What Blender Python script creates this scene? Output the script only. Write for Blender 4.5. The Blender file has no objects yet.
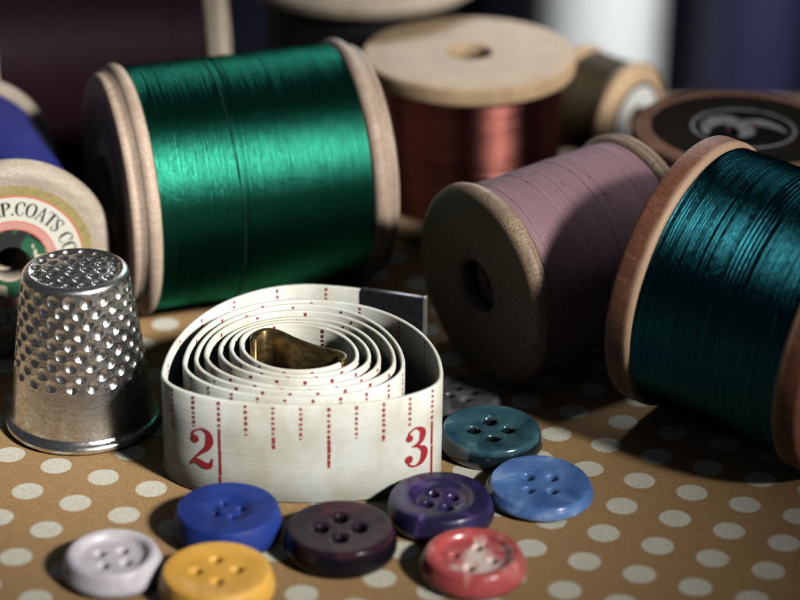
import bpy, bmesh, math, random
from mathutils import Vector, Matrix, noise as mnoise

# One scene unit is one centimetre.  x to the right, y away from the viewer, z up.
random.seed(7)
PI = math.pi
TAU = 2 * PI
YO = 27.0                       # scene origin sits 27 cm in front of the lens foot
scn = bpy.context.scene
col = scn.collection
sin, cos = math.sin, math.cos


# ------------------------------------------------------------------ objects
def link(o):
    col.objects.link(o)
    return o


def empty(name, loc, label=None, cat=None, group=None):
    o = link(bpy.data.objects.new(name, None))
    o.location = loc
    o.empty_display_size = 0.2
    if label: o['label'] = label
    if cat: o['category'] = cat
    if group: o['group'] = group
    return o


def mesh_obj(name, verts, faces, mat, parent=None, smooth=True, loc=None, rot=None):
    me = bpy.data.meshes.new(name)
    me.from_pydata([tuple(v) for v in verts], [], faces)
    me.validate()
    bm = bmesh.new(); bm.from_mesh(me)
    bmesh.ops.recalc_face_normals(bm, faces=bm.faces)
    bm.to_mesh(me); bm.free()
    if smooth:
        me.polygons.foreach_set('use_smooth', [True] * len(me.polygons))
    o = link(bpy.data.objects.new(name, me))
    if mat: me.materials.append(mat)
    if parent: o.parent = parent
    if loc is not None: o.location = loc
    if rot is not None: o.rotation_mode = 'QUATERNION'; o.rotation_quaternion = rot
    return o


def lathe(profile, seg=96, closed=False, fn=None):
    """profile: (r, z) pairs turned about local z.  closed joins last to first."""
    V, Fc = [], []
    n = len(profile)
    for i, (r, z) in enumerate(profile):
        for k in range(seg):
            a = TAU * k / seg
            rr, zz = (r, z) if fn is None else fn(r, z, a)
            V.append((rr * cos(a), rr * sin(a), zz))
    m = n if closed else n - 1
    for i in range(m):
        j = (i + 1) % n
        for k in range(seg):
            l = (k + 1) % seg
            Fc.append((i * seg + k, i * seg + l, j * seg + l, j * seg + k))
    return V, Fc


def cap(V, Fc, ring_start, seg, z=None):
    """close a ring with a fan"""
    c = Vector((0, 0, 0))
    for k in range(seg): c += Vector(V[ring_start + k])
    V.append(tuple(c / seg))
    i = len(V) - 1
    for k in range(seg):
        Fc.append((ring_start + k, ring_start + (k + 1) % seg, i))


def tube(points, r, seg=8):
    V, Fc = [], []
    P = [Vector(p) for p in points]
    up = Vector((0.12, 0.31, 0.94)).normalized()
    for i, p in enumerate(P):
        t = (P[min(i + 1, len(P) - 1)] - P[max(i - 1, 0)]).normalized()
        s = t.cross(up).normalized(); u = s.cross(t)
        for k in range(seg):
            a = TAU * k / seg
            V.append(p + (s * cos(a) + u * sin(a)) * r)
    for i in range(len(P) - 1):
        for k in range(seg):
            l = (k + 1) % seg
            Fc.append((i * seg + k, i * seg + l, (i + 1) * seg + l, (i + 1) * seg + k))
    return V, Fc


def catmull(pts, n=12):
    out = []
    m = len(pts)
    dim = len(pts[0])
    for i in range(m - 1):
        p0, p1, p2, p3 = pts[max(i - 1, 0)], pts[i], pts[i + 1], pts[min(i + 2, m - 1)]
        for k in range(n):
            t = k / n
            out.append(tuple(0.5 * (2 * p1[d] + (p2[d] - p0[d]) * t + (2 * p0[d] - 5 * p1[d] + 4 * p2[d] - p3[d]) * t * t
                                    + (3 * p1[d] - p0[d] - 3 * p2[d] + p3[d]) * t ** 3) for d in range(dim)))
    out.append(tuple(pts[-1]))
    return out


def sstep(a, b, x):
    t = min(1, max(0, (x - a) / (b - a)))
    return t * t * (3 - 2 * t)


# ------------------------------------------------------------------ materials
class NT:
    def __init__(self, name):
        self.m = bpy.data.materials.new(name)
        self.m.use_nodes = True
        self.t = self.m.node_tree
        self.b = self.t.nodes['Principled BSDF']

    def n(self, typ, **kw):
        nd = self.t.nodes.new(typ)
        for k, v in kw.items(): setattr(nd, k, v)
        return nd

    def l(self, a, b): self.t.links.new(a, b)

    def val(self, sock, v):
        if isinstance(v, (int, float, tuple, list)): sock.default_value = v
        else: self.l(v, sock)

    def math(self, op, a, b=0.0, c=None):
        nd = self.n('ShaderNodeMath', operation=op)
        self.val(nd.inputs[0], a); self.val(nd.inputs[1], b)
        if c is not None: self.val(nd.inputs[2], c)
        return nd.outputs[0]

    def coord(self, scale=(1, 1, 1), out='Object', rot=(0, 0, 0), loc=(0, 0, 0)):
        tc = self.n('ShaderNodeTexCoord'); mp = self.n('ShaderNodeMapping')
        mp.inputs['Scale'].default_value = scale
        mp.inputs['Rotation'].default_value = rot
        mp.inputs['Location'].default_value = loc
        self.l(tc.outputs[out], mp.inputs['Vector'])
        return mp.outputs[0]

    def noise(self, vec, scale=5, detail=4, rough=0.55, dist=0.0, col=False):
        nd = self.n('ShaderNodeTexNoise')
        nd.inputs['Scale'].default_value = scale
        nd.inputs['Detail'].default_value = detail
        nd.inputs['Roughness'].default_value = rough
        nd.inputs['Distortion'].default_value = dist
        self.l(vec, nd.inputs['Vector'])
        return nd.outputs[1 if col else 0]

    def ramp(self, fac, stops, interp='LINEAR'):
        nd = self.n('ShaderNodeValToRGB')
        cr = nd.color_ramp; cr.interpolation = interp
        while len(cr.elements) < len(stops): cr.elements.new(0.5)
        for e, (p, c) in zip(cr.elements, stops):
            e.position = p; e.color = c if len(c) == 4 else (*c, 1)
        self.l(fac, nd.inputs[0])
        return nd.outputs[0]

    def mix(self, fac, a, b, mode='MIX'):
        nd = self.n('ShaderNodeMix', data_type='RGBA', blend_type=mode)
        self.val(nd.inputs[0], fac)
        self.val(nd.inputs[6], (*a, 1) if isinstance(a, tuple) and len(a) == 3 else a)
        self.val(nd.inputs[7], (*b, 1) if isinstance(b, tuple) and len(b) == 3 else b)
        return nd.outputs[2]

    def bump(self, h, strength=0.3, dist=0.02, prev=None):
        nd = self.n('ShaderNodeBump')
        nd.inputs['Strength'].default_value = strength
        nd.inputs['Distance'].default_value = dist
        self.l(h, nd.inputs['Height'])
        if prev is not None: self.l(prev, nd.inputs['Normal'])
        return nd.outputs[0]

    def set(self, **kw):
        names = dict(color='Base Color', rough='Roughness', metal='Metallic', normal='Normal', spec='Specular IOR Level',
                     coat='Coat Weight', coat_rough='Coat Roughness', sheen='Sheen Weight', trans='Transmission Weight',
                     ior='IOR', sss='Subsurface Weight', ssr='Subsurface Radius', sss_scale='Subsurface Scale', tint='Specular Tint',
                     sheen_rough='Sheen Roughness', sheen_tint='Sheen Tint', alpha='Alpha', aniso='Anisotropic', tangent='Tangent')
        for k, v in kw.items():
            s = self.b.inputs[names[k]]
            if isinstance(v, tuple) and len(v) == 3 and s.type == 'RGBA': v = (*v, 1)
            self.val(s, v)
        return self.m


def wood(name, light, dark, scale=1.0, rough=0.5, streak=1.0, ends=False):
    """turned wood: fibres run along local z, pores and stains on top"""
    n = NT(name)
    v1 = n.coord((14 * scale, 14 * scale, 1.1 * scale))
    f = n.noise(v1, 2.2, 6, 0.6, 0.4)
    g = n.noise(n.coord((1, 1, 1)), 38 * scale, 3, 0.7)
    s = n.noise(n.coord((1, 1, 1)), 1.7, 3, 0.5)
    c = n.ramp(f, [(0.28, dark), (0.62, light)])
    c = n.mix(n.math('MULTIPLY', n.ramp(g, [(0.44, (1, 1, 1)), (0.56, (0, 0, 0))]), 0.30 * streak), c, tuple(x * 0.45 for x in dark))
    c = n.mix(n.ramp(s, [(0.42, (0, 0, 0)), (0.72, (0.5, 0.5, 0.5))]), c, tuple(x * 0.72 for x in dark))
    # growth streaks across the sawn face and fine marks left by the lathe tool
    gr_ = n.noise(n.coord((1.2 * scale, 11 * scale, 1.2 * scale), rot=(0, 0, .5)), 1.4, 5, .6, .5)
    c = n.mix(n.math('MULTIPLY', n.ramp(gr_, [(.45, (0, 0, 0)), (.66, (1, 1, 1))]), .38), c, tuple(x * .74 for x in dark))
    tc = n.n('ShaderNodeTexCoord'); sp = n.n('ShaderNodeSeparateXYZ'); n.l(tc.outputs['Object'], sp.inputs[0])
    rad = n.math('SQRT', n.math('ADD', n.math('MULTIPLY', sp.outputs[0], sp.outputs[0]), n.math('MULTIPLY', sp.outputs[1], sp.outputs[1])))
    cx = n.n('ShaderNodeCombineXYZ'); n.l(n.math('MULTIPLY', rad, 16.0), cx.inputs[0]); n.l(n.math('MULTIPLY', sp.outputs[2], 10.0), cx.inputs[1])
    lt = n.noise(cx.outputs[0], 1.0, 3, .6)
    b = n.bump(f, 0.25, 0.02); b = n.bump(g, 0.3, 0.01, b); b = n.bump(lt, .22, .012, b)
    return n.set(color=c, rough=n.ramp(g, [(0.3, (rough + .12,) * 3), (0.7, (rough - .05,) * 3)]), normal=b, spec=0.35)


def worn_edge(m, z0, z1, bare):
    t = m.node_tree; b = t.nodes['Principled BSDF']
    tc = t.nodes.new('ShaderNodeTexCoord'); sp = t.nodes.new('ShaderNodeSeparateXYZ')
    t.links.new(tc.outputs['Object'], sp.inputs[0])
    ab = t.nodes.new('ShaderNodeMath'); ab.operation = 'ABSOLUTE'; t.links.new(sp.outputs[2], ab.inputs[0])
    nz = t.nodes.new('ShaderNodeTexNoise'); nz.inputs['Scale'].default_value = 5; t.links.new(tc.outputs['Object'], nz.inputs['Vector'])
    ad = t.nodes.new('ShaderNodeMath'); ad.operation = 'MULTIPLY_ADD'; t.links.new(nz.outputs[0], ad.inputs[0]); ad.inputs[1].default_value = .06; t.links.new(ab.outputs[0], ad.inputs[2])
    mr = t.nodes.new('ShaderNodeMapRange'); t.links.new(ad.outputs[0], mr.inputs[0])
    mr.inputs[1].default_value = z0 + .03; mr.inputs[2].default_value = z1 + .03; mr.inputs[3].default_value = .8; mr.inputs[4].default_value = 0
    mx = t.nodes.new('ShaderNodeMix'); mx.data_type = 'RGBA'
    src = b.inputs['Base Color'].links[0].from_socket
    t.links.new(mr.outputs[0], mx.inputs[0]); t.links.new(src, mx.inputs[6]); mx.inputs[7].default_value = (*bare, 1)
    t.links.new(mx.outputs[2], b.inputs['Base Color'])
    return m


def thread_mat(name, c_hi, c_lo, metal=0.35, rough=0.38, fuzz=0.0, sparkle=0.5, grain=1.0):
    """wound thread: fine twist of the ply runs along the winding, tone shifts from turn to turn"""
    n = NT(name)
    tc = n.n('ShaderNodeTexCoord'); sp = n.n('ShaderNodeSeparateXYZ')
    n.l(tc.outputs['Object'], sp.inputs[0])
    ang = n.math('ARCTAN2', sp.outputs[1], sp.outputs[0])
    cb = n.n('ShaderNodeCombineXYZ')
    n.l(n.math('MULTIPLY', ang, 16.0 * grain), cb.inputs[0])
    n.l(n.math('MULTIPLY', sp.outputs[2], 34.0 * grain), cb.inputs[1])
    ply = n.noise(cb.outputs[0], 1.5, 3, 0.65)
    cb2 = n.n('ShaderNodeCombineXYZ')
    n.l(n.math('MULTIPLY', ang, 0.5), cb2.inputs[0])
    n.l(n.math('MULTIPLY', sp.outputs[2], 14.0), cb2.inputs[1])
    band = n.noise(cb2.outputs[0], 1.6, 4, 0.6)
    fac = n.math('ADD', n.math('MULTIPLY', ply, 0.55), n.math('MULTIPLY', band, 0.45))
    c = n.ramp(fac, [(0.33, c_lo), (0.63, c_hi)])
    b = n.bump(ply, sparkle, 0.012)
    kw = dict(color=c, rough=n.ramp(ply, [(0.3, (rough - .04,) * 3), (0.7, (rough + .05,) * 3)]), metal=metal, normal=b, spec=0.5)
    if fuzz: kw.update(sheen=fuzz, sheen_rough=0.4)
    if metal < .5: kw.update(spec=.2)
    n.set(**kw)
    if metal >= .9:                 # silk and mercerised cotton: dark body under a coloured satin sheen
        df = n.n('ShaderNodeBsdfDiffuse'); gl = n.n('ShaderNodeBsdfAnisotropic', distribution='BECKMANN'); ad = n.n('ShaderNodeAddShader')
        n.l(n.mix(.985, c, (0.0, 0.0, 0.0)), df.inputs['Color'])
        n.l(c, gl.inputs['Color']); gl.inputs['Roughness'].default_value = rough; gl.inputs['Anisotropy'].default_value = 0
        n.l(b, gl.inputs['Normal']); n.l(b, df.inputs['Normal'])
        n.l(df.outputs[0], ad.inputs[0]); n.l(gl.outputs[0], ad.inputs[1])
        n.l(ad.outputs[0], n.t.nodes['Material Output'].inputs['Surface'])
    return n.m


def flat_mat(name, c, rough=0.6, var=0.25, scale=20, metal=0.0, bump=0.15, spec=0.4):
    n = NT(name)
    f = n.noise(n.coord(), scale, 4, 0.6)
    cc = n.ramp(f, [(0.3, tuple(x * (1 - var) for x in c)), (0.7, c)])
    return n.set(color=cc, rough=rough, metal=metal, normal=n.bump(f, bump, 0.01), spec=spec)


# ------------------------------------------------------------------ stroked lettering
def stroke_polys(strokes, n=10):
    """each stroke: list of (x, y, half width).  returns strips of quads in the glyph plane (verts, faces, layer)"""
    V, Fc, Lr = [], [], []
    for si, st in enumerate(strokes):
        pts = catmull(st, n) if len(st) > 2 else [tuple(st[0][d] + (st[1][d] - st[0][d]) * k / 4 for d in range(3)) for k in range(5)]
        base = len(V)
        for i, (x, y, w) in enumerate(pts):
            x0, y0, _ = pts[max(i - 1, 0)]; x1, y1, _ = pts[min(i + 1, len(pts) - 1)]
            dx, dy = x1 - x0, y1 - y0
            L = math.hypot(dx, dy) or 1
            w = max(w, 0.004)
            V.append((x - dy / L * w, y + dx / L * w)); V.append((x + dy / L * w, y - dx / L * w))
            Lr += [si, si]
        for i in range(len(pts) - 1):
            Fc.append((base + 2 * i, base + 2 * i + 1, base + 2 * i + 3, base + 2 * i + 2))
    return V, Fc, Lr


def dot(x, y, r):
    return [(x - r, y, 0.1 * r), (x - .7 * r, y, .71 * r), (x, y, r), (x + .7 * r, y, .71 * r), (x + r, y, 0.1 * r)]


T_, K_ = 0.038, 0.098            # thin and thick half widths
SF = 0.022


def serif(x, y, h=0.15): return [(x - h, y, SF), (x + h, y, SF)]


GLYPH = {   # unit cap height, (advance, strokes)
    'P': (0.66, [[(.15, 0, K_), (.15, 1, K_)], [(.15, .97, T_), (.38, .97, .035), (.56, .75, K_), (.38, .50, .035), (.15, .48, T_)], serif(.15, .02, .17), serif(.10, .98, .12)]),
    'J': (0.5, [[(.3, .98, K_), (.3, .25, K_), (.2, .02, .05), (.03, .08, .05)], serif(.3, .98, .17), dot(.05, .14, .08)]),
    '&': (0.8, [[(.66, .02, K_), (.38, .45, K_), (.22, .80, .05), (.36, .98, .035), (.48, .80, .05), (.2, .45, T_), (.08, .22, .06), (.28, .02, .05), (.55, .18, T_), (.68, .5, T_)]]),
    '.': (0.3, [dot(.12, .08, .09)]),
    'C': (0.74, [[(.62, .70, .04), (.52, .93, .045), (.36, .99, .03), (.12, .75, .08), (.10, .5, K_), (.12, .25, .08), (.36, .01, .03), (.54, .08, .035), (.64, .3, .025)], [(.63, .62, .02), (.63, 1.0, .03)]]),
    'O': (0.82, [[(.40, 1.0, .03), (.16, .82, .075), (.10, .5, K_), (.16, .18, .075), (.40, 0, .03), (.64, .18, .075), (.70, .5, K_), (.64, .82, .075), (.40, 1.0, .03)]]),
    'A': (0.78, [[(.10, .02, T_), (.38, 1.0, T_)], [(.38, 1.0, .05), (.66, .02, K_)], [(.2, .36, .025), (.54, .36, .025)], serif(.10, .02, .13), serif(.66, .02, .16)]),
    'T': (0.70, [[(.35, 0, K_), (.35, .98, K_)], [(.05, .97, .03), (.65, .97, .03)], serif(.35, .02, .17), [(.05, 1.0, .03), (.04, .74, .02)], [(.65, 1.0, .03), (.66, .74, .02)]]),
    'S': (0.62, [[(.50, .70, .03), (.44, .92, .04), (.28, .99, .035), (.10, .82, .06), (.14, .62, .075), (.40, .42, .09), (.50, .22, .07), (.32, .01, .035), (.14, .06, .04), (.07, .3, .025)], [(.50, .66, .02), (.50, 1.0, .025)], [(.07, .34, .02), (.07, 0, .025)]]),
    'B': (0.68, [[(.15, 0, K_), (.15, 1, K_)], [(.15, .97, T_), (.36, .97, .035), (.50, .76, .075), (.36, .54, .035), (.15, .53, T_)], [(.36, .53, .035), (.56, .28, K_), (.38, .03, .035), (.15, .03, T_)]]),
    'E': (0.64, [[(.15, 0, K_), (.15, 1, K_)], [(.10, .97, .03), (.54, .97, .03)], [(.15, .52, .025), (.42, .52, .025)], [(.10, .03, .03), (.56, .03, .03)], [(.55, 1, .025), (.55, .76, .02)], [(.57, 0, .025), (.58, .26, .02)]]),
    'I': (0.36, [[(.16, 0, K_), (.16, 1, K_)], serif(.16, .02, .15), serif(.16, .98, .15)]),
    'X': (0.78, [[(.12, .98, K_), (.62, .02, K_)], [(.10, .02, T_), (.62, .98, T_)], serif(.12, .98, .14), serif(.62, .02, .14), serif(.10, .02, .12), serif(.62, .98, .12)]),
    'R': (0.74, [[(.15, 0, K_), (.15, 1, K_)], [(.15, .97, T_), (.38, .97, .035), (.54, .76, K_), (.38, .52, .035), (.15, .50, T_)], [(.34, .50, .06), (.58, .04, K_)], serif(.15, .02, .16), serif(.6, .02, .1)]),
    'D': (0.78, [[(.15, 0, K_), (.15, 1, K_)], [(.10, .97, T_), (.36, .97, .035), (.62, .72, .075), (.66, .5, K_), (.62, .28, .075), (.36, .03, .035), (.10, .03, T_)]]),
    ' ': (0.42, []),
    '2': (0.75, [[(.17, .70, .03), (.17, .86, .03), (.40, .985, .028), (.57, .90, .075), (.61, .72, .105), (.54, .53, .075), (.36, .36, .04), (.20, .20, .028), (.12, .06, .03)],
                 dot(.22, .70, .105), [(.10, .03, .03), (.18, .12, .05), (.30, .13, .075), (.46, .07, .09), (.60, .08, .07), (.66, .19, .03), (.68, .28, .02)]]),
    '3': (0.75, [[(.17, .76, .03), (.20, .90, .03), (.38, .985, .028), (.55, .88, .08), (.57, .74, .095), (.50, .60, .06), (.34, .53, .025), (.26, .53, .02)],
                 [(.30, .53, .022), (.44, .50, .035), (.60, .38, .085), (.63, .26, .105), (.56, .10, .075), (.38, .012, .028), (.20, .07, .03), (.15, .22, .03)],
                 dot(.20, .76, .095), dot(.19, .22, .105)]),
}

# ------------------------------------------------------------------ the setting
# table cover: brown paper-like cloth with a square lattice of off-white spots
n = NT('spotted_cloth')
LAT, DOT, ANG = 0.6265, 0.178, -0.4076
OX, OY = 0.2197 * 13.8, 1.7527 * 13.8 - YO
tc = n.n('ShaderNodeTexCoord'); sp = n.n('ShaderNodeSeparateXYZ')
wob = n.noise(n.coord(), 0.8, 2, 0.5, col=True)
n.l(tc.outputs['Object'], sp.inputs[0])
px = n.math('SUBTRACT', sp.outputs[0], OX); py = n.math('SUBTRACT', sp.outputs[1], OY)
ca, sa = cos(ANG), sin(ANG)
u = n.math('ADD', n.math('MULTIPLY', px, ca / LAT), n.math('MULTIPLY', py, sa / LAT))
v = n.math('ADD', n.math('MULTIPLY', px, -sa / LAT), n.math('MULTIPLY', py, ca / LAT))
du = n.math('SUBTRACT', u, n.math('ROUND', u)); dv = n.math('SUBTRACT', v, n.math('ROUND', v))
rr = n.math('SQRT', n.math('ADD', n.math('MULTIPLY', du, du), n.math('MULTIPLY', dv, dv)))
edge = n.noise(n.coord(), 22, 3, 0.6)
rr = n.math('ADD', rr, n.math('MULTIPLY', n.math('SUBTRACT', edge, 0.5), 0.022))
mask = n.ramp(rr, [(DOT / LAT - 0.014, (1, 1, 1)), (DOT / LAT + 0.014, (0, 0, 0))])
fine = n.noise(n.coord(), 46, 4, 0.7)
fib = n.noise(n.coord((1, 1, 1)), 9, 5, 0.65, 0.6)
big = n.noise(n.coord(), 0.55, 3, 0.5)
base = n.ramp(fine, [(0.33, (0.215, 0.128, 0.056)), (0.67, (0.46, 0.292, 0.125))])
base = n.mix(n.math('MULTIPLY', n.ramp(fib, [(0.4, (0, 0, 0)), (0.7, (1, 1, 1))]), 0.35), base, (0.29, 0.165, 0.08))
base = n.mix(n.math('MULTIPLY', n.ramp(big, [(0.35, (0, 0, 0)), (0.7, (1, 1, 1))]), 0.35), base, (0.32, 0.17, 0.09))
spot = n.ramp(fine, [(0.3, (0.43, 0.41, 0.335)), (0.62, (0.66, 0.635, 0.53))])
c = n.mix(n.math('MULTIPLY', mask, 0.95), base, spot)
b = n.bump(fine, 0.45, 0.02); b = n.bump(fib, 0.25, 0.02, b)
cloth_m = n.set(color=c, rough=0.62, normal=b, spec=0.35)
N = 120
V, Fc = [], []
X0, X1, Y0, Y1 = -14.0, 14.0, -12.0, 9.0
for j in range(N + 1):
    for i in range(N + 1):
        x = X0 + (X1 - X0) * i / N; y = Y0 + (Y1 - Y0) * j / N
        V.append((x, y, 0.016 * (mnoise.noise(Vector((x * .45, y * .45, 3))) - 0.7)))
for q in range(1, 13):              # hanging hem at the far edge
    for i in range(N + 1):
        x = X0 + (X1 - X0) * i / N
        V.append((x, Y1 + .16 * min(1, q / 3) + .05 * sin(x * 1.3) * q / 12, -.012 - .45 * max(0, q - 1) - .06 * min(q, 2)))
for j in range(N + 12):
    for i in range(N):
        a = j * (N + 1) + i
        Fc.append((a, a + 1, a + N + 2, a + N + 1))
o = mesh_obj('tablecloth', V, Fc, cloth_m)
o['kind'] = 'structure'

# dark backdrop standing behind the table things (gently folded cloth)
n = NT('backdrop_cloth')
f = n.noise(n.coord(), 30, 4, 0.6); g = n.noise(n.coord((.5, 1, .15)), 1.2, 2, 0.5)
c = n.ramp(g, [(0.35, (0.012, 0.012, 0.020)), (0.7, (0.022, 0.022, 0.040))])
back_m = n.set(color=c, rough=0.9, normal=n.bump(f, 0.3, 0.02), spec=0.2)
FLOOR_Z = -20.0
V, Fc = [], []
NX, NZ = 120, 24
for j in range(NZ + 1):
    for i in range(NX + 1):
        x = -45 + 100 * i / NX; z = FLOOR_Z - .02 + 31.0 * j / NZ
        V.append((x, 58.0 + 0.9 * sin(x * .55 + .06 * z) + 0.5 * sin(x * 1.3 + 1), z))
for j in range(NZ):
    for i in range(NX):
        a = j * (NX + 1) + i
        Fc.append((a, a + 1, a + NX + 2, a + NX + 1))
k = len(V)
V += [(x, y + 0.4, z) for x, y, z in V]
Fc += [tuple(reversed([q + k for q in f])) for f in Fc]
o = mesh_obj('backdrop', V, Fc, back_m)
o['kind'] = 'structure'
o = mesh_obj('floor', [(-45, 8, FLOOR_Z), (55, 8, FLOOR_Z), (55, 60, FLOOR_Z), (-45, 60, FLOOR_Z)], [(0, 1, 2, 3)], flat_mat('dark_floor', (0.020, 0.020, 0.032), .8, .3, 1.5), None, False)
o['kind'] = 'structure'


# ------------------------------------------------------------------ spools
def flange_profile(R, t, hole, style):
    """closed (r, z) loop; z=0 is the thread side, z=t the outer face"""
    P = []

    def arc(cr, cz, rad, a0, a1, m=6):
        for q in range(m + 1):
            a = a0 + (a1 - a0) * q / m
            P.append((cr + rad * cos(a), cz + rad * sin(a)))
    e = min(0.07, t * .28)
    P.append((hole, 0.0))
    if style == 'ridge':            # rounded bead by the thread, groove, smaller outer bead, dished face
        w = t * .56
        arc(R - w / 2, w / 2, w / 2, -PI / 2, PI * .38, 9)
        P.append((R - .075, w + .025))
        w2 = t - w - .03
        arc(R - .125 - w2 * .35, w + .03 + w2 / 2, w2 / 2, -PI * .2, PI / 2, 7)
        P.append((R - .42, t - .01)); P.append((R - .5, t - .035)); P.append((R * .45, t - .04))
    elif style == 'round':          # soft shouldered disc
        arc(R - t * .45, t * .42, t * .42, -PI / 2, 0, 6)
        arc(R - t * .58, t * .42, t * .58, 0, PI / 2, 8)
        P.append((R * .6, t))
    else:                           # flat disc with slightly eased edges
        arc(R - e, e, e, -PI / 2, 0, 4)
        arc(R - e * .7, t - e * .7, e * .7, 0, PI / 2, 4)
        P.append((R * .6, t))
    P.append((hole + .05, t))
    arc(hole + .05, t - .05, .05, PI / 2, PI, 4)
    return P


def thread_mesh(Rt, L, pitch, jitter=0.0035, bulge=0.0, groove=(), seg=160, seed=1, wide=()):
    rnd = random.Random(seed)
    prof = []
    z = -L
    prof.append((Rt * .4, -L))
    while z < L - 1e-6:
        p = pitch * rnd.uniform(.85, 1.18)
        for (wz, ww, wm) in wide:
            if abs(z - wz) < ww: p = pitch * wm
        p = min(p, L - z)
        u = z / L
        dr = rnd.gauss(0, jitter) + bulge * (1 - u * u)
        for (gz, gw, gd) in groove:
            dr -= gd * math.exp(-((z - gz) / gw) ** 2)
        for q in range(5):
            s = q / 5
            prof.append((Rt + dr - p * .42 * (1 - sin(PI * s) ** .7), z + p * s))
        z += p
    prof.append((Rt * .4, L))

    def fn(r, z, a):
        k = mnoise.noise(Vector((cos(a) * 1.3, sin(a) * 1.3, z * 9 + seed * 7))) * jitter * 1.2
        k += mnoise.noise(Vector((cos(a) * .7 + seed, sin(a) * .7, z * .8))) * 0.005
        return r + k, z
    return lathe(prof, seg, False, fn)


def spool(name, label, mid, axis, R, L, t, wood_m, thr_m, Rt, pitch, style='flat', hole=0.28, base_z=None, seed=1,
          jitter=.0035, bulge=0.0, groove=(), wide=(), R2=None, cat='thread spool'):
    """mid: middle of the axis; axis points at the end carrying +z.  Empty sits on the table under the middle."""
    axis = Vector(axis).normalized()
    q = Vector((0, 0, 1)).rotation_difference(axis)
    root = empty(name, (mid[0], mid[1], 0), label, cat, 'wooden spools of thread')
    loc = (0, 0, mid[2])
    V, Fc = thread_mesh(Rt, L, pitch, jitter, bulge, groove, 176, seed, wide)
    th = mesh_obj('thread', V, Fc, thr_m, root, True, loc, q)
    fl = []
    for s in (1, -1):
        Rf = R if s == 1 or R2 is None else R2
        pr = flange_profile(Rf, t, hole, style)
        rnd = random.Random(seed * 5 + s)
        ph = rnd.uniform(0, 6)

        def fn(r, z, a):
            w = 0.006 * mnoise.noise(Vector((cos(a) * 1.1 + ph, sin(a) * 1.1, z * 2)))
            return r + w * (r / R), z + w * .5
        V, Fc = lathe([(r, s * (z + L)) for r, z in pr], 128, True, fn)
        f = mesh_obj('flange', V, Fc, wood_m, root, True, loc, q)
        fl.append(f)
    V, Fc = lathe([(hole, -L - .01), (hole + .12, -L - .01), (hole + .12, L + .01), (hole, L + .01)], 48, True)
    mesh_obj('barrel', V, Fc, wood_m, root, True, loc, q)
    return root, th, fl, q


def ax(yaw, tilt=0.0): return Vector((cos(yaw) * cos(tilt), sin(yaw) * cos(tilt), sin(tilt)))


W_pale = wood('pale_birch', (0.52, 0.40, 0.31), (0.37, 0.26, 0.19))
W_tan = wood('tan_beech', (0.76, 0.56, 0.345), (0.54, 0.35, 0.195))
W_red = wood('aged_red_beech', (0.40, 0.215, 0.115), (0.22, 0.095, 0.05), streak=1.6)
W_rim = worn_edge(wood('worn_red_beech', (0.27, 0.115, 0.062), (0.13, 0.046, 0.028), streak=1.8), .911 + .05, .911 + .11, (0.42, 0.28, 0.18))
W_dark = wood('dark_stained_beech', (0.22, 0.125, 0.085), (0.11, 0.055, 0.04))
W_dark.node_tree.nodes['Principled BSDF'].inputs['Specular IOR Level'].default_value = 0.0
W_old = wood('aged_brown_beech', (0.37, 0.27, 0.18), (0.17, 0.112, 0.075), streak=1.6)
W_cream = wood('cream_birch', (0.74, 0.64, 0.50), (0.60, 0.48, 0.36))
W_lbl = wood('greyed_birch', (0.41, 0.345, 0.275), (0.30, 0.235, 0.18))

M_green = thread_mat('green_silk', (0.024, 0.215, 0.140), (0.010, 0.120, 0.082), 1.0, 0.40, sparkle=.5, grain=1.5)
M_teal = thread_mat('teal_cotton', (0.012, 0.080, 0.092), (0.003, 0.026, 0.042), 1.0, 0.36, sparkle=.55, grain=.8)
M_mauve = thread_mat('mauve_cotton', (0.31, 0.185, 0.205), (0.20, 0.11, 0.13), 0.05, 0.6, fuzz=.1, sparkle=.4)
M_copper = thread_mat('copper_red_silk', (0.29, 0.108, 0.085), (0.07, 0.013, 0.012), 1.0, 0.31, sparkle=.35, grain=1.3)
M_blue = thread_mat('navy_blue_cotton', (0.009, 0.012, 0.13), (0.004, 0.005, 0.06), 0.0, 0.7, sparkle=.5)
M_burg = thread_mat('dark_burgundy_cotton', (0.030, 0.009, 0.017), (0.014, 0.005, 0.010), 0.2, 0.5, sparkle=.3)
M_gold = thread_mat('olive_gold_silk', (0.075, 0.056, 0.024), (0.035, 0.027, 0.013), 0.2, 0.45, sparkle=.3)
M_black = thread_mat('black_cotton', (0.014, 0.013, 0.016), (0.007, 0.007, 0.009), 0.0, 0.6, sparkle=.3)
M_white = thread_mat('white_cotton', (0.82, 0.84, 0.86), (0.74, 0.77, 0.82), 0.0, 0.7, fuzz=.2, sparkle=.3)
M_navy = thread_mat('slate_navy_cotton', (0.055, 0.055, 0.15), (0.03, 0.03, 0.085), 0.0, 0.7, fuzz=.2, sparkle=.3)

# green silk spool, lying, nearest left
Rg, Lg, tg, yg, kg = 1.632, 1.37, 0.375, 0.328, 0.011
mid = (-2.143, 28.543 - YO, Rg + .02)
gr, gth, gfl, gq = spool('thread_spool', 'wooden spool of shiny emerald green silk lying behind the tape measure',
                         mid, ax(yg, kg), Rg, Lg, tg, W_pale, M_green, 1.575, 0.030, 'ridge', 0.42, seed=3, groove=((-.28, .018, .02), (-.33, .01, .012)))
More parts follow.
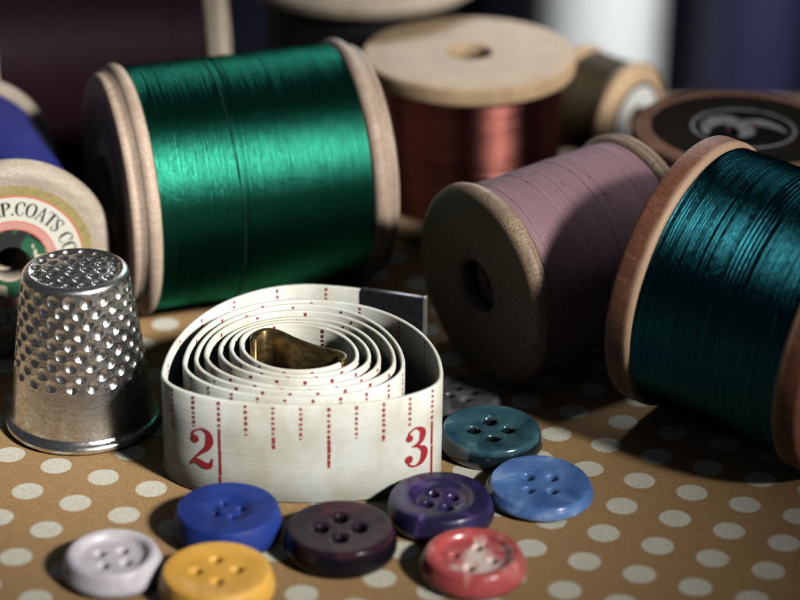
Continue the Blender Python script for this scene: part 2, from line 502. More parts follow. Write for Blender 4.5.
# a strand that strays across the windings
pts = []
for i in range(90):
    a = -3.0 + 6.0 * i / 89
    pts.append((1.580 * cos(a), 1.580 * sin(a), -.38 + .17 * i / 89 + .006 * sin(i * .3)))
V, Fc = tube(pts, 0.010, 6)
M_green_dk = thread_mat('dark_green_strand', (0.002, 0.022, 0.016), (0.001, 0.012, 0.010), 0.0, 0.9)
st = mesh_obj('loose_strand', V, Fc, M_green_dk, gr, True, (0, 0, mid[2]), gq)

# teal spool, lying, front right
mid = (4.295, 24.728 - YO, 1.654 + .09)
te = spool('thread_spool', 'wooden spool of dark teal blue thread with reddish brown rims, lying at the right edge',
      mid, ax(-.616, -.086), 1.654, 0.911, .33, W_rim, M_teal, 1.60, 0.031, 'flat', 0.4, seed=5, jitter=.0028,
      wide=((.12, .14, 1.7),), groove=((.12, .10, .012),))

# mauve spool, lying, dark hollow end to the viewer
mid = (1.984, 26.725 - YO, 1.37)
mv = spool('thread_spool', 'wooden spool of dusty mauve thread lying with its dark hollow end facing out',
      mid, ax(.597, .063), 1.286, 1.02, .266, W_old, M_mauve, 1.205, 0.034, 'round', 0.335, seed=8,
      groove=((-.55, .01, .014), (.05, .01, .014), (.5, .01, .014)))

# copper red spool, standing
spool('thread_spool', 'wooden spool of coppery red silk standing upright with its pale round top showing',
      (0.94, 31.3 - YO, 1.2), (-.012, 0.0, 1), 1.5, 0.93, .27, W_tan, M_copper, 1.30, 0.032, 'flat', 0.30, seed=11)

# blue spool with a printed paper label on its end
YB = .364
nb = Vector((sin(YB), -cos(YB), 0))
Rb, tb, Lb = 1.325, .34, 1.375
fc = Vector((-4.806, 26.43 - YO, Rb))
mid = fc - nb * (tb + Lb)
bl, bth, bfl, bq = spool('thread_spool', 'pale spool of navy blue thread with a printed paper label, behind the thimble',
                         tuple(mid), nb, Rb, Lb, tb, W_lbl, M_blue, 1.19, 0.034, 'round', 0.22, seed=13)

# dark burgundy spool at the back left, lying
spool('thread_spool', 'large spool of nearly black burgundy thread lying at the back left, white rimmed',
      (-4.50, 32.75 - YO, 1.72), ax(.2, 0), 1.70, 1.45, .38, W_cream, M_burg, 1.62, 0.036, 'round', 0.4, seed=17)

# tall spool at the back, its pale lower rim cut by the top of the picture
spool('thread_spool', 'standing spool at the back, its cream rim showing above the green spool',
      (-0.62, 34.12 - YO, 1.40), (0, 0, 1), 1.85, 1.06, .34, W_cream, M_black, 1.45, 0.036, 'round', 0.4, seed=19)

# small gold spool, leaning, blurred
gn = Vector((.76, -.63, -.05)).normalized()
gm = Vector((3.44, 32.5 - YO, .95)) - gn * .62
go, gth2, gofl, goq = spool('thread_spool', 'small wooden spool of olive gold thread with a white paper end, behind the mauve one',
                            tuple(gm), gn, .82, .32, .30, W_tan, M_gold, .76, 0.034, 'round', 0.2, seed=23)

# dark ended spool, standing
bk, bkth, bkfl, bkq = spool('thread_spool', 'spool standing behind the teal spool with a dark glossy top ringed in silver',
                            (4.52, 29.25 - YO, 1.05), (0.01, 0.0, 1), 1.47, .80, .25, W_dark, M_black, 1.3, 0.034, 'flat', 0.2, seed=29)

def fibres(root, Rt, L, z0, q, mat, n_, seed):
    rnd = random.Random(seed)
    V, Fc = [], []
    for _ in range(n_):
        a = rnd.uniform(0, TAU); z = rnd.uniform(-L * .95, L * .95)
        da = rnd.uniform(.05, .22) * rnd.choice((-1, 1)); dz = rnd.uniform(-.08, .08); hgt = rnd.uniform(.015, .07)
        pts = []
        for k in range(8):
            t = k / 7
            r = Rt + .004 + hgt * sin(t * PI * rnd.uniform(.75, .8))
            pts.append((r * cos(a + da * t), r * sin(a + da * t), z + dz * t + .02 * sin(5 * t)))
        v, f = tube(pts, .0028, 4)
        b0 = len(V); V += [tuple(p) for p in v]; Fc += [tuple(i + b0 for i in ff) for ff in f]
    o = mesh_obj('stray_fibres', V, Fc, mat, root, True, (0, 0, z0), q)
    o['kind'] = 'stuff'


fibres(te[0], 1.60, .9, 1.744, te[3], M_teal, 45, 3)
fibres(mv[0], 1.205, 1.0, 1.37, mv[3], M_mauve, 40, 4)

# ---- paper label on the blue spool
paper = NT('label_paper')
f = paper.noise(paper.coord(), 30, 3, .6)
tc = paper.n('ShaderNodeTexCoord'); sp = paper.n('ShaderNodeSeparateXYZ'); paper.l(tc.outputs['Object'], sp.inputs[0])
r_ = paper.math('SQRT', paper.math('ADD', paper.math('MULTIPLY', sp.outputs[0], sp.outputs[0]), paper.math('MULTIPLY', sp.outputs[1], sp.outputs[1])))
gold = (0.29, 0.225, 0.085); redp = (0.50, 0.075, 0.055); cream = (0.50, 0.485, 0.42); pink = (0.44, 0.22, 0.18)
rn = paper.math('ADD', r_, paper.math('MULTIPLY', paper.math('SUBTRACT', f, .5), .012))
stops = [(0.0, (0.012, 0.014, 0.013)), (.435, (0.012, 0.014, 0.013)), (.437, redp), (.452, redp), (.454, pink), (.535, pink), (.537, redp), (.55, redp),
         (.552, cream), (.845, cream), (.847, redp), (.862, redp), (.864, gold), (1.0, gold)]
c = paper.ramp(paper.math('DIVIDE', rn, 1.06), stops, 'LINEAR')
hat = paper.noise(paper.coord(), 16, 3, .7)
inner = paper.math('LESS_THAN', r_, .468)
grn = paper.ramp(paper.noise(paper.coord((1, 1, 1), loc=(.3, .2, 0)), 3.4, 2, .5), [(0.50, (0.010, 0.012, 0.011)), (0.53, (0.012, 0.075, 0.035)), (0.64, (0.014, 0.085, 0.04)), (0.66, (0.50, 0.45, 0.31))])
c = paper.mix(inner, c, grn)
gsp = paper.math('MULTIPLY', paper.math('GREATER_THAN', r_, .93), paper.ramp(hat, [(.42, (0, 0, 0)), (.6, (1, 1, 1))]))
c = paper.mix(paper.math('MULTIPLY', gsp, .6), c, (0.16, 0.13, 0.06))
wear = paper.noise(paper.coord(), 4, 5, .7)
c = paper.mix(paper.ramp(wear, [(.62, (0, 0, 0)), (.72, (.5, .5, .5))]), c, (0.48, 0.42, 0.32))
paper.set(color=c, rough=.55, normal=paper.bump(f, .15, .01))
lz = Lb + tb
prof = [(0.235, lz - .002), (0.235, lz + .010), (1.035, lz + .010), (1.04, lz - .002)]
V, Fc = lathe(prof, 128, True)
lab = mesh_obj('label', V, Fc, paper.m, bfl[0], False)
ink = flat_mat('black_ink', (0.012, 0.014, 0.013), .6, .2)


def ring_text(text, rad, size, start, parent, mat, z, name):
    """letters along an arc; angles measured from local up, clockwise as read"""
    a = start
    V, Fc = [], []
    for ch in text:
        adv, stx = GLYPH[ch]
        gv, gf, gl = stroke_polys(stx, 8)
        k = len(V)
        for (x, y), ly in zip(gv, gl):
            ang = a + x * size / rad
            r = rad + (y - .5) * size
            d = UPL * cos(ang) + RTL * sin(ang)
            V.append((d.x * r, d.y * r, z + ly * .0006))
        Fc += [tuple(q + k for q in f) for f in gf]
        a += adv * size / rad
    return mesh_obj(name, V, Fc, mat, parent, False)


# local directions on the label that read as up and right from the front
inv = bq.inverted()
UPL = inv @ Vector((0, 0, 1)); UPL.z = 0; UPL.normalize()
RTL = inv @ Vector((cos(YB), sin(YB), 0)); RTL.z = 0; RTL.normalize()
ring_text('J.&P.COATS CO.', .745, .182, -.50, lab, ink, lz + .0115, 'lettering')
ring_text('BEST SIX CORD', .745, .182, 1.95, lab, ink, lz + .0115, 'lettering')

# white paper end on the gold spool and dark ringed end on the standing spool
pw = flat_mat('white_paper', (0.78, 0.79, 0.76), .6, .1)
lz2 = .32 + .30
V, Fc = lathe([(.2, lz2 - .002), (.2, lz2 + .008), (.50, lz2 + .008), (.50, lz2 - .002)], 96, True)
l2 = mesh_obj('label', V, Fc, pw, gofl[0], False)
dk = flat_mat('dark_ring_ink', (0.03, 0.03, 0.035), .5, .2)
V, Fc = lathe([(.502, lz2 - .002), (.502, lz2 + .010), (.56, lz2 + .010), (.56, lz2 - .002)], 96, True)
mesh_obj('label_border', V, Fc, dk, gofl[0], False)

n = NT('dark_glossy_label')
tc = n.n('ShaderNodeTexCoord'); sp = n.n('ShaderNodeSeparateXYZ'); n.l(tc.outputs['Object'], sp.inputs[0])
wv = n.noise(n.coord((1, 1, 1)), 1.6, 2, .5, .9)
f = n.noise(n.coord(), 20, 3, .6)
c = n.ramp(f, [(.3, (0.004, 0.004, 0.005)), (.7, (0.009, 0.008, 0.009))])
rr = n.math('SQRT', n.math('ADD', n.math('MULTIPLY', sp.outputs[0], sp.outputs[0]), n.math('MULTIPLY', sp.outputs[1], sp.outputs[1])))
c = n.mix(n.ramp(rr, [(.0, (0, 0, 0)), (.55, (0, 0, 0)), (.75, (.35, .35, .35)), (1, (.3, .3, .3))]), c, (0.022, 0.018, 0.010))
n.set(color=c, rough=.5, normal=n.bump(f, .1, .01), spec=0.0)
lz3 = .80 + .25
V, Fc = lathe([(.22, lz3 - .002), (.22, lz3 + .01), (1.22, lz3 + .01), (1.22, lz3 - .002)], 96, True)
l3 = mesh_obj('label', V, Fc, n.m, bkfl[0], False)
sil = flat_mat('silver_print', (0.17, 0.175, 0.175), .7, .65, 6, spec=.05)
c0 = (.10, -.02)
V, Fc = lathe([(.655, lz3 + .011), (.655, lz3 + .018), (.70, lz3 + .018), (.70, lz3 + .011)], 96, True)
mesh_obj('label_ring', V, Fc, sil, l3, False)
gv, gf, gl = stroke_polys([[(-.52, -.22, .02), (-.46, .12, .10), (-.24, .30, .15), (-.02, .10, .11), (.04, -.16, .09), (-.08, -.30, .04)],
                           [(.0, .22, .05), (.22, .22, .10), (.42, .08, .07), (.55, -.12, .02)]], 10)
mesh_obj('label_emblem', [(x, y, lz3 + .0125 + .001 * l) for (x, y), l in zip(gv, gl)], gf, sil, l3, False)


# jars standing well behind and below the table, far out of focus
def jar(label, x, y, R, h, c, group):
    m = flat_mat('glazed_' + label.split()[1], c, .45, .12, 1.2)
    pr = [(.01, 0), (R * .9, 0), (R * .97, .2), (R, .8), (R, h * .80), (R * .96, h * .86), (R * .80, h * .92), (R * .74, h * .95), (R * .78, h * .985), (R * .80, h),
          (R * .70, h), (R * .66, h * .95), (R * .9, h * .8), (R * .9, .5), (.01, .4)]
    V, Fc = lathe(pr, 72)
    o = mesh_obj('jar', V, Fc, m)
    o.location = (x, y, FLOOR_Z); o['label'] = label; o['category'] = 'jar'; o['group'] = group
    return o


jar('blurred white jar far behind the copper red spool', 6.15, 44.0, 1.95, 18.0, (0.80, 0.81, 0.78), 'jars far behind the table')
jar('blurred slate blue jar far behind the dark topped spool', 10.9, 43.5, 1.75, 17.0, (0.022, 0.023, 0.056), 'jars far behind the table')

# ------------------------------------------------------------------ thimble
n = NT('worn_steel')
f = n.noise(n.coord((1, 1, 1)), 24, 5, .7); g = n.noise(n.coord((1, 1, 4)), 6, 4, .6)
sc = n.noise(n.coord((3, 3, 60)), 3, 3, .6)
c = n.ramp(g, [(.3, (0.56, 0.54, 0.52)), (.7, (0.80, 0.78, 0.75))])
c = n.mix(n.math('MULTIPLY', n.ramp(f, [(.5, (0, 0, 0)), (.68, (1, 1, 1))]), .5), c, (0.16, 0.13, 0.11))
b = n.bump(f, .22, .008); b = n.bump(sc, .08, .01, b)
steel = n.set(color=c, rough=n.ramp(f, [(.3, (.20,) * 3), (.7, (.36,) * 3)]), metal=1.0, normal=b)
TH = empty('thimble', (-3.785, 24.90 - YO, 0), 'dimpled silver steel thimble standing mouth down in front of the labelled spool', 'thimble')
SEG = 420
prof = []
Hs = 1.93
# body from above the rim to shoulder, then dome
NB = 150
for i in range(NB + 1):
    u = i / NB
    z = .16 + (Hs - .16) * u
    r = .845 - .185 * u - .035 * u * u
    prof.append((r, z, 0))
r_end = prof[-1][0]
for i in range(1, 13):
    a = PI / 2 * i / 12
    prof.append((r_end - .075 * (1 - cos(a)), Hs + .075 * sin(a), 1))
rt = prof[-1][0]; zt = prof[-1][1]
for i in range(1, 60):
    r = rt * (1 - i / 60)
    prof.append((max(r, .004), zt + .055 * (1 - (r / rt) ** 2) - .035 * (sstep(rt, rt * .85, r)), 2))
rows = []
zr = .83
k = 0
while zr < Hs - .06:
    rows.append((zr, k)); zr += .128; k += 1
ND = 20


def side_d(z, a, r):
    d = 0
    for zr, k in rows:
        if abs(z - zr) > .08: continue
        ph = (a / TAU * ND + .5 * (k % 2)) % 1.0
        da = min(ph, 1 - ph) * TAU * r / ND
        q = math.hypot(da * 1.05, (z - zr) * .95) / .070
        q *= 1 + .12 * mnoise.noise(Vector((int(a / TAU * ND + .5 * (k % 2)) * 3.1, k * 2.7, .5)))
        if q < 1: d = max(d, (.031 + .008 * mnoise.noise(Vector((int(a / TAU * ND + .5 * (k % 2)) * 1.7, k * 1.9, 4.5)))) * (1 - q * q) ** .8)
        elif q < 1.22: d = min(d, -.004)
    return d


tops = [(0, 0)]
for ring, cnt in ((.155, 5), (.31, 11), (.46, 16)):
    for q in range(cnt):
        tops.append((ring * cos(TAU * q / cnt + ring * 5), ring * sin(TAU * q / cnt + ring * 5)))
V, Fc = [], []
# outside rim (rolled) first, then the wall
rim = [(.80, 0.015), (.86, .0), (.905, .02), (.925, .055), (.915, .09), (.885, .115), (.865, .125), (.86, .14), (.85, .15)]
full = [(r, z, 3) for r, z in rim] + prof
for (r, z, kind) in full:
    for k in range(SEG):
        a = TAU * k / SEG
        rr, zz = r, z
        if kind == 0:
            rr = r - side_d(z, a, r)
        elif kind == 2:
            x, y = r * cos(a), r * sin(a)
            m = 0
            for tx, ty in tops:
                q = math.hypot(x - tx, y - ty) / .066
                if q < 1: m = max(m, .032 * (1 - q * q) ** .8)
            zz = z - m
        elif kind == 3:
            rr = r * (1 + .002 * sin(a * 3 + 1))
        V.append((rr * cos(a), rr * sin(a), zz))
nr = len(full)
for i in range(nr - 1):
    for k in range(SEG):
        l = (k + 1) % SEG
        Fc.append((i * SEG + k, i * SEG + l, (i + 1) * SEG + l, (i + 1) * SEG + k))
cap(V, Fc, (nr - 1) * SEG, SEG)
mesh_obj('body', V, Fc, steel, TH)
V, Fc = lathe([(.80, .015), (.78, .12), (.60, 1.8), (.45, 1.9), (.01, 1.92)], 96)
mesh_obj('lining', V, Fc, steel, TH)

# ------------------------------------------------------------------ tape measure
# plan of the coiled ribbon: loose outer turn, then turns wound ever tighter round a flattened eye
TAPE_H = 1.25
TT = 0.05
TAIL = [(.31, -1.238), (-.183, -1.107), (-.611, -.992)]
CTRL = [(-1.078, -0.92), (-2.68, -3.228), (-1.093, -3.973), (0.475, -3.272),
        (-1.061, -1.351), (-2.458, -2.977), (-1.099, -3.833), (0.043, -3.014),
        (-1.103, -1.502), (-2.335, -2.875), (-1.127, -3.693), (-0.06, -2.942),
        (-1.146, -1.639), (-2.228, -2.772), (-1.144, -3.563), (-0.233, -2.897),
        (-1.187, -1.788), (-2.074, -2.667), (-1.161, -3.433), (-0.348, -2.85),
        (-1.229, -1.922), (-1.952, -2.588), (-1.179, -3.3), (-0.487, -2.829),
        (-1.27, -2.025), (-1.842, -2.47), (-1.184, -3.179), (-0.614, -2.807)]
ENDP = [(-0.614, -2.807), (-0.70, -2.72), (-0.95, -2.62), (-1.222, -2.42), (-1.46, -2.20), (-1.61, -2.19), (-1.70, -2.32), (-1.70, -2.46)]
raw = [(p[0], p[1]) for p in catmull(TAIL + [CTRL[0]], 14)][:-1]
for i in range(len(CTRL) - 1):
    a, b = CTRL[i], CTRL[i + 1]
    c = (a[0], b[1]) if i % 2 == 0 else (b[0], a[1])
    q = 2 / (2.12 if i < 5 else 2.0)
    for k in range(40):
        t = PI / 2 * k / 40
        ct, st_ = cos(t) ** q, sin(t) ** q
        raw.append((c[0] + (a[0] - c[0]) * ct + (b[0] - c[0]) * st_, c[1] + (a[1] - c[1]) * ct + (b[1] - c[1]) * st_))
raw += [(p[0], p[1]) for p in catmull(ENDP, 14)]
# resample evenly
S = [0.0]
for i in range(1, len(raw)): S.append(S[-1] + math.dist(raw[i], raw[i - 1]))
STEP = 0.03
NP = int(S[-1] / STEP)
path = []
j = 0
for i in range(NP + 1):
    s = min(i * STEP, S[-1] - 1e-6)
    while S[j + 1] < s: j += 1
    t = (s - S[j]) / max(S[j + 1] - S[j], 1e-9)
    path.append((raw[j][0] + (raw[j + 1][0] - raw[j][0]) * t, raw[j][1] + (raw[j + 1][1] - raw[j][1]) * t))
for _ in range(6):
    path = [path[0]] + [tuple((path[i - 1][d] + 2 * path[i][d] + path[i + 1][d]) / 4 for d in (0, 1)) for i in range(1, NP)] + [path[-1]]


def at(s):
    f = min(max(s / STEP, 0), NP - 1e-6); i = int(f); t = f - i
    p = [path[i][d] + (path[i + 1][d] - path[i][d]) * t for d in (0, 1)]
    a, b = path[max(i - 1, 0)], path[min(i + 2, NP)]
    d = Vector((b[0] - a[0], b[1] - a[1])).normalized()
    return p, (d.y, -d.x)          # outward normal: the coil turns anticlockwise from the tail inward


def lift(s):                        # the edge of the ribbon is not quite level
    return 0.032 * mnoise.noise(Vector((s * .35, 3.3, 0))) + 0.012 * sin(s * 1.7) + (.02 if s > 12 else .02 * s / 12)


def ribbon(s0, s1, half, h0, h1, step=0.03):
    V, Fc = [], []
    m = max(2, int((s1 - s0) / step))
    e = min(.014, half * .6)
    sec = [(half, h0 + e), (half, h0 + .33 * (h1 - h0)), (half, h0 + .66 * (h1 - h0)), (half, h1 - e), (half * .6, h1), (-half * .6, h1), (-half, h1 - e),
           (-half, h0 + .66 * (h1 - h0)), (-half, h0 + .33 * (h1 - h0)), (-half, h0 + e), (-half * .6, h0), (half * .6, h0)]
    ns = len(sec)
    for i in range(m + 1):
        s = s0 + (s1 - s0) * i / m
        p, nn = at(s)
        z = lift(s)
        for o_, hz in sec:
            V.append((p[0] + nn[0] * o_, p[1] + nn[1] * o_, max(.004, hz + z)))
    for i in range(m):
        for k in range(ns):
            l = (k + 1) % ns
            Fc.append((i * ns + k, i * ns + l, (i + 1) * ns + l, (i + 1) * ns + k))
    Fc.append(tuple(range(ns))); Fc.append(tuple(reversed(range(m * ns, m * ns + ns))))
    return V, Fc


n = NT('coated_tape')
zz = n.noise(n.coord((.6, .6, 26)), 1.0, 3, .5)
f = n.noise(n.coord((1, 1, 1)), 55, 3, .6)
d_ = n.noise(n.coord((1, 1, .7)), 1.3, 5, .65)
c = n.ramp(d_, [(.36, (0.47, 0.445, 0.355)), (.6, (0.60, 0.605, 0.555))])
c = n.mix(n.math('MULTIPLY', n.ramp(f, [(.55, (0, 0, 0)), (.7, (1, 1, 1))]), .25), c, (0.60, 0.56, 0.47))
b = n.bump(zz, .18, .02); b = n.bump(f, .15, .006, b)
tape_m = n.set(color=c, rough=.45, normal=b, spec=.4)
red_ink = flat_mat('red_print', (0.36, 0.022, 0.03), .5, .35, 60)
n = NT('dark_metal_tip')
f = n.noise(n.coord(), 12, 4, .6)
tip_m = n.set(color=n.ramp(f, [(.3, (0.02, 0.02, 0.024)), (.7, (0.045, 0.045, 0.055))]), metal=.6, rough=.28, normal=n.bump(f, .1, .01))
n = NT('worn_brass')
f = n.noise(n.coord((1, 1, 2)), 6, 5, .65)
brass = n.set(color=n.ramp(f, [(.35, (0.035, 0.024, 0.010)), (.65, (0.16, 0.105, 0.04))]), metal=.8, rough=.35, normal=n.bump(f, .15, .01))

STOT = NP * STEP
TIP_L, END_L = .80, 1.70
tp = empty('tape_measure', (-1.1, -2.5, 0), 'off white tape measure with red printed marks, loosely coiled on the spotted cloth', 'tape measure')
off = (1.1, 2.5, 0)


def shift(V): return [(v[0] + off[0], v[1] + off[1], v[2]) for v in V]


V, Fc = ribbon(TIP_L - .05, STOT - END_L + .05, TT / 2, .004, TAPE_H)
mesh_obj('ribbon', shift(V), Fc, tape_m, tp)
V, Fc = ribbon(0, TIP_L, TT / 2 + .018, .0, TAPE_H + .018)
mesh_obj('metal_tip', shift(V), Fc, tip_m, tp, False)
V, Fc = ribbon(0, .028, TT / 2 + .024, .0, TAPE_H + .022, .014)
sl = flat_mat('bright_edge_metal', (0.62, 0.60, 0.52), .3, .3, metal=.8)
mesh_obj('tip_rim', shift([(v[0] + .012, v[1], v[2]) for v in V]), Fc, sl, tp, False)
V, Fc = ribbon(STOT - END_L, STOT, TT / 2 + .016, .0, TAPE_H + .012)
mesh_obj('brass_tip', shift(V), Fc, brass, tp, True)

# printed marks.  s of the 2 inch and 3 inch lines come from where the lines stand on the front
def s_near(x, y, s0=2, s1=13):
    return min((math.dist(path[i], (x, y)), i * STEP) for i in range(int(s0 / STEP), int(s1 / STEP)))[1]


S2, S3 = s_near(-1.99, -3.80), s_near(.30, -3.50)
INCH = S3 - S2
rnd = random.Random(4)
V, Fc = [], []


def print_quad(s, w, z0, z1, side, layer=0.0, sh=0.0):
    k = len(V)
    for (ds, z) in ((-w, z0), (w, z0), (w, z1), (-w, z1)):
        p, nn = at(s + ds + sh)
        o_ = side * (TT / 2 + .0035 + layer)
        V.append((p[0] + nn[0] * o_, p[1] + nn[1] * o_, z + lift(s)))
    Fc.append((k, k + 1, k + 2, k + 3) if side > 0 else (k + 3, k + 2, k + 1, k))


kmin = math.ceil((TIP_L + .1 - S2) / (INCH / 8)); kmax = int((STOT - END_L - .1 - S2) / (INCH / 8))
for k in range(kmin, kmax + 1):
    s = S2 + k * INCH / 8
    ln = {0: 1.25, 4: .78, 2: .56, 6: .52}.get(k % 8, .42) * rnd.uniform(.96, 1.04)
    for side in (1, -1):
        if side < 0 and k % 2: continue
        z = TAPE_H - .02
        bot = TAPE_H - ln + (.012 if k % 8 == 0 else 0)
        while z > bot + .01:
            top_zone = (TAPE_H - z) < .36
            L = rnd.uniform(.028, .05) if top_zone else rnd.uniform(.05, .11)
            if k % 8 == 0 and not top_zone: L = rnd.uniform(.2, .4)
            L = min(L, z - bot)
            wd = rnd.uniform(.0145, .0185)
            print_quad(s, wd, z - L, z, side, 0, rnd.uniform(-.003, .003))
            z -= L + (rnd.uniform(.02, .034) if top_zone else rnd.uniform(.003, .012))
mesh_obj('tick_marks', shift(V), Fc, red_ink, tp, False)
for ch, sc_, zc in (('2', S2 - .215, .595), ('3', S3 - .215, .575)):
    gv, gf, gl = stroke_polys(GLYPH[ch][1], 12)
    V = []
    H_ = .50
    for (x, y), ly in zip(gv, gl):
        s = sc_ + (x - .40) * H_ * .92
        p, nn = at(s)
        o_ = TT / 2 + .004 + ly * .0015
        V.append((p[0] + nn[0] * o_, p[1] + nn[1] * o_, zc + (y - .5) * H_ + lift(s)))
    mesh_obj('numeral', shift(V), gf, red_ink, tp, False)


# ------------------------------------------------------------------ buttons
def button(label, x, y, R, T, top, holes, rh, hr, rot, mat, tilt=(0, 0), z0=0.012, rim=0.4, side=.08, under=0.03):
    """top: list of (r/R, drop below T); holes: count on a circle of radius hr"""
    SEGB, NR = 192, 84
    V, Fc = [], []
    pts = catmull([(r * R, T - d) for r, d in top], 10)
    prof = []
    L = [0]
    for i in range(1, len(pts)): L.append(L[-1] + math.dist(pts[i], pts[i - 1]))
    j = 0
    for i in range(NR + 1):
        s = L[-1] * i / NR
        while j < len(L) - 2 and L[j + 1] < s: j += 1
        t = (s - L[j]) / max(L[j + 1] - L[j], 1e-9)
        prof.append((pts[j][0] + (pts[j + 1][0] - pts[j][0]) * t, pts[j][1] + (pts[j + 1][1] - pts[j][1]) * t))
    prof[0] = (0.002, prof[0][1])
    ntop = len(prof)
    re, ze = prof[-1]
    # side: belly then tuck in to the foot
    for q in range(1, 13):
        u = q / 12
        r = re + side * R * sin(min(1, u * 1.25) * PI / 2) * (1 if u < .8 else 1) - under * R * max(0, (u - .55) / .45) ** 2 * 2.2
        prof.append((r, ze * (1 - u)))
    prof.append((prof[-1][0] * .6, 0)); prof.append((.01, 0))
    hs = [(hr * cos(rot + TAU * k / holes), hr * sin(rot + TAU * k / holes)) for k in range(holes)]
    for i, (r, z) in enumerate(prof):
        for k in range(SEGB):
            a = TAU * k / SEGB
            xx, yy, zz = r * cos(a), r * sin(a), z
            if i < ntop:
                for hx, hy in hs:
                    q = math.hypot(xx - hx, yy - hy)
                    zz -= (z - .03) * (1 - sstep(rh * .86, rh * 1.08, q)) + .012 * (1 - sstep(rh, rh * 1.6, q))
                zz += .0025 * mnoise.noise(Vector((xx * 7, yy * 7, x)))
            V.append((xx, yy, max(zz, 0)))
    m = len(prof)
    for i in range(m - 1):
        for k in range(SEGB):
            l = (k + 1) % SEGB
            Fc.append((i * SEGB + k, i * SEGB + l, (i + 1) * SEGB + l, (i + 1) * SEGB + k))
    cap(V, Fc, 0, SEGB); cap(V, Fc, (m - 1) * SEGB, SEGB)
    o = mesh_obj('button', V, Fc, mat)
    o.location = (x, y, z0)
    o.rotation_euler = (tilt[0], tilt[1], 0)
    o['label'] = label; o['category'] = 'button'; o['group'] = 'loose sewing buttons on the cloth'
    return o


def plastic(name, a, b_, scale=3, rough=.35, coat=.0, dist=.8, lo=.4, hi=.62, sss=0.0, third=None, bump=.12, spec=.5, body=None):
    n = NT(name)
    f = n.noise(n.coord(), scale, 4, .55, dist)
    stops = [(lo, a), (hi, b_)]
    if third: stops.append((min(.99, hi + .1), third))
    c = n.ramp(f, stops)
    g = n.noise(n.coord(), 40, 4, .65)
    h = n.noise(n.coord(), 11, 3, .6)
    c = n.mix(n.math('MULTIPLY', n.ramp(h, [(.45, (0, 0, 0)), (.7, (1, 1, 1))]), .22), c, tuple(x * .55 for x in a))
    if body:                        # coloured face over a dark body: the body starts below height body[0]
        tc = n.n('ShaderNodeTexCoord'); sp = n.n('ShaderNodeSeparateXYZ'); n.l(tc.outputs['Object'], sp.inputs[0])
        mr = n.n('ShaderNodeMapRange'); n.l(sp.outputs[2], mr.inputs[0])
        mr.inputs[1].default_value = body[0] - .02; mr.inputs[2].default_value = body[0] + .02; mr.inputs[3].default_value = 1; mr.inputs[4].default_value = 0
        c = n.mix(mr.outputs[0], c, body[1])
    kw = dict(color=c, rough=n.ramp(g, [(.3, (max(.05, rough - .08),) * 3), (.7, (rough + .1,) * 3)]), normal=n.bump(g, bump, .008), spec=spec, coat=coat, coat_rough=.12)
    if sss: kw.update(sss=sss, ssr=(.12, .06, .03), sss_scale=.6)
    return n.set(**kw)


dish = [(0, .085), (.3, .085), (.56, .082), (.66, .065), (.74, .018), (.84, 0), (.93, .022), (.975, .07)]
flat = [(0, .012), (.4, .012), (.62, .008), (.78, .0), (.92, .002), (.965, .014), (.985, .04)]
swirl = [(0, .045), (.15, .035), (.28, .055), (.40, .03), (.47, .012), (.56, .004), (.7, .001), (.9, .0), (.965, .012), (.985, .035)]
lens = [(0, .035), (.3, .03), (.5, .022), (.75, .010), (.9, .004), (.965, .010), (.99, .03)]
deep = [(0, .07), (.25, .07), (.46, .066), (.54, .04), (.60, .012), (.68, .0), (.85, .004), (.95, .018), (.985, .05)]

n = NT('red_marble_plastic')
tc = n.n('ShaderNodeTexCoord'); sp = n.n('ShaderNodeSeparateXYZ'); n.l(tc.outputs['Object'], sp.inputs[0])
rr = n.math('SQRT', n.math('ADD', n.math('MULTIPLY', sp.outputs[0], sp.outputs[0]), n.math('MULTIPLY', sp.outputs[1], sp.outputs[1])))
f = n.noise(n.coord((1, 1, 1), loc=(2.3, 1.1, 0)), 2.6, 3, .55, 1.2)
q = n.math('ADD', f, n.math('MULTIPLY', n.math('SUBTRACT', .40, rr), .62))
c = n.ramp(q, [(.42, (0.42, 0.070, 0.070)), (.54, (0.50, 0.14, 0.125)), (.68, (0.72, 0.56, 0.50))])
g = n.noise(n.coord(), 40, 4, .65)
red_marble = n.set(color=c, rough=.3, normal=n.bump(g, .12, .008), spec=.5, coat=.35, coat_rough=.15)
button('pale lilac grey button with a fat raised rim, nearest the left edge', -3.04, -5.50, .525, .27, dish, 4, .056, .172, 1.05,
       plastic('lilac_plastic', (0.50, 0.45, 0.49), (0.60, 0.56, 0.58), 2, .38, .15, sss=.15))
button('flat mustard yellow button with four holes, at the bottom edge beside the lilac one', -1.90, -5.86, .585, .29, flat, 4, .058, .215, .10,
       plastic('mustard_plastic', (0.72, 0.37, 0.055), (0.80, 0.44, 0.085), 2, .42, .05, sss=.25))
button('thick royal blue button with a shallow ringed middle, in front of the numeral 2', -1.866, -4.665, .575, .33, swirl, 4, .04, .15, .4,
       plastic('royal_blue_plastic', (0.009, 0.025, 0.155), (0.014, 0.038, 0.215), 2.2, .5, .0, spec=.3))
button('dark maroon button with mottled top, between the royal blue and purple ones', -.618, -4.99, .585, .30, lens, 4, .078, .21, .02,
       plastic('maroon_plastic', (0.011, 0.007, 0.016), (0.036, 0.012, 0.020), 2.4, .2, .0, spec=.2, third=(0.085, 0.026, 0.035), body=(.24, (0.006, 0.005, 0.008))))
button('dark purple button with a pale violet swirl, in front of the numeral 3', .475, -4.285, .572, .29, deep, 4, .065, .16, .5,
       plastic('purple_plastic', (0.014, 0.010, 0.042), (0.030, 0.017, 0.085), 1.3, .33, .2, dist=1.6, lo=.42, hi=.58, third=(0.22, 0.125, 0.36)))
button('coral red button marbled with white, raised rim, in front of the purple one', .815, -5.415, .555, .27, dish, 4, .052, .21, 1.35,
       red_marble)
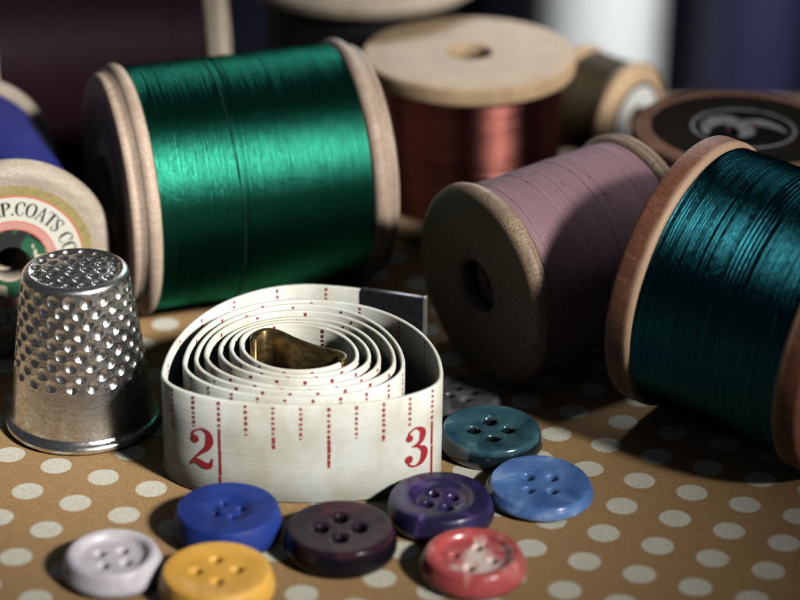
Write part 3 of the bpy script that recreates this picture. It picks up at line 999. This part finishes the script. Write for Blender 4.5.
button('glossy sky blue pearly button, lying nearest the teal spool on the right', 1.612, -3.78, .582, .16, lens, 4, .060, .19, .75,
       plastic('sky_blue_pearl', (0.045, 0.105, 0.30), (0.10, 0.20, 0.44), 1.5, .2, .6, dist=1.0, lo=.36, hi=.56, third=(0.24, 0.36, 0.58)), tilt=(.05, .02), z0=.04)
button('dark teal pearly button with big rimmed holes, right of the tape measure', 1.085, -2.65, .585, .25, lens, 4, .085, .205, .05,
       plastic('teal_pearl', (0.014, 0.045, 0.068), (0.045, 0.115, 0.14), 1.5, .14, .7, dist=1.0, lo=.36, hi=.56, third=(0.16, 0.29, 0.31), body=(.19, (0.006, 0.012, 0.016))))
button('grey translucent button half hidden in shadow behind the tape measure', .76, -1.60, .47, .16, lens, 4, .06, .16, .3,
       plastic('smoke_grey_plastic', (0.04, 0.04, 0.045), (0.11, 0.11, 0.115), 1.2, .2, .5, dist=1.5))

# ------------------------------------------------------------------ light
w = bpy.data.worlds.new('World'); scn.world = w; w.use_nodes = True
bg = w.node_tree.nodes['Background']
bg.inputs[0].default_value = (0.74, 0.84, 1.0, 1)
bg.inputs[1].default_value = 0.05


def aim(o, tgt):
    o.rotation_euler = (Vector(tgt) - Vector(o.location)).to_track_quat('-Z', 'Y').to_euler()


def spot(name, loc, tgt, energy, color, size, radius):
    L = bpy.data.lights.new(name, 'SPOT')
    L.energy = energy; L.color = color; L.spot_size = math.radians(size); L.spot_blend = 1.0; L.shadow_soft_size = radius
    o = link(bpy.data.objects.new(name, L)); o.location = loc; aim(o, tgt)
    return o


spot('key_lamp', (29.2, -29.8, 31.0), (-4.1, -0.9, 0.8), 610000, (1.0, 0.985, 0.945), 9.4, 4.6)
spot('added_far_spot', (11.2, -7.0, 10), (2.0, 6.4, 1.6), 30000, (1.0, 0.96, 0.92), 22, 3.4)  # added spot, no visible source: brightens the copper spool and back row
spot('added_top_spot', (2.6, 3.0, 20), (3.1, .5, 2.4), 8000, (0.95, 0.97, 1.0), 15, 1.6)  # added overhead spot, cone kept to the mauve and teal spool tops
spot('added_jar_spot', (17, 14, 9), (7.4, 43, -11), 72000, (0.94, 0.96, 1.0), 32, 3.0)  # added out of view just to light the distant jars
BK = bpy.data.lights.new('back_lamp', 'AREA'); BK.shape = 'RECTANGLE'; BK.size = 12; BK.size_y = 3.5
BK.energy = 2700; BK.color = (0.93, 0.96, 1.0)
bo = link(bpy.data.objects.new('back_lamp', BK)); bo.location = (3, 26, 13.0); aim(bo, (0, 2, 1.5))

# ------------------------------------------------------------------ camera
cam = bpy.data.cameras.new('camera')
co = link(bpy.data.objects.new('camera', cam))
co.location = (0, -YO, 13.8)
PIT, ROLL = 0.4542, 0.01145
M = Matrix.Rotation(PI / 2 - PIT, 4, 'X') @ Matrix.Rotation(ROLL, 4, 'Z')
co.rotation_euler = M.to_euler()
cam.sensor_width = 36; cam.lens = 36 * 2367.69 / 800
cam.clip_start = .5; cam.clip_end = 400
cam.dof.use_dof = True
cam.dof.focus_distance = 27.6
cam.dof.aperture_fstop = 0.15
cam.dof.aperture_blades = 7
scn.camera = co
scn.view_settings.view_transform = 'Standard'
scn.view_settings.look = 'None'
scn.view_settings.gamma = 1
scn.view_settings.exposure = 0
scn.cycles.use_denoising = True
scn.cycles.max_bounces = 6
scn.cycles.diffuse_bounces = 0
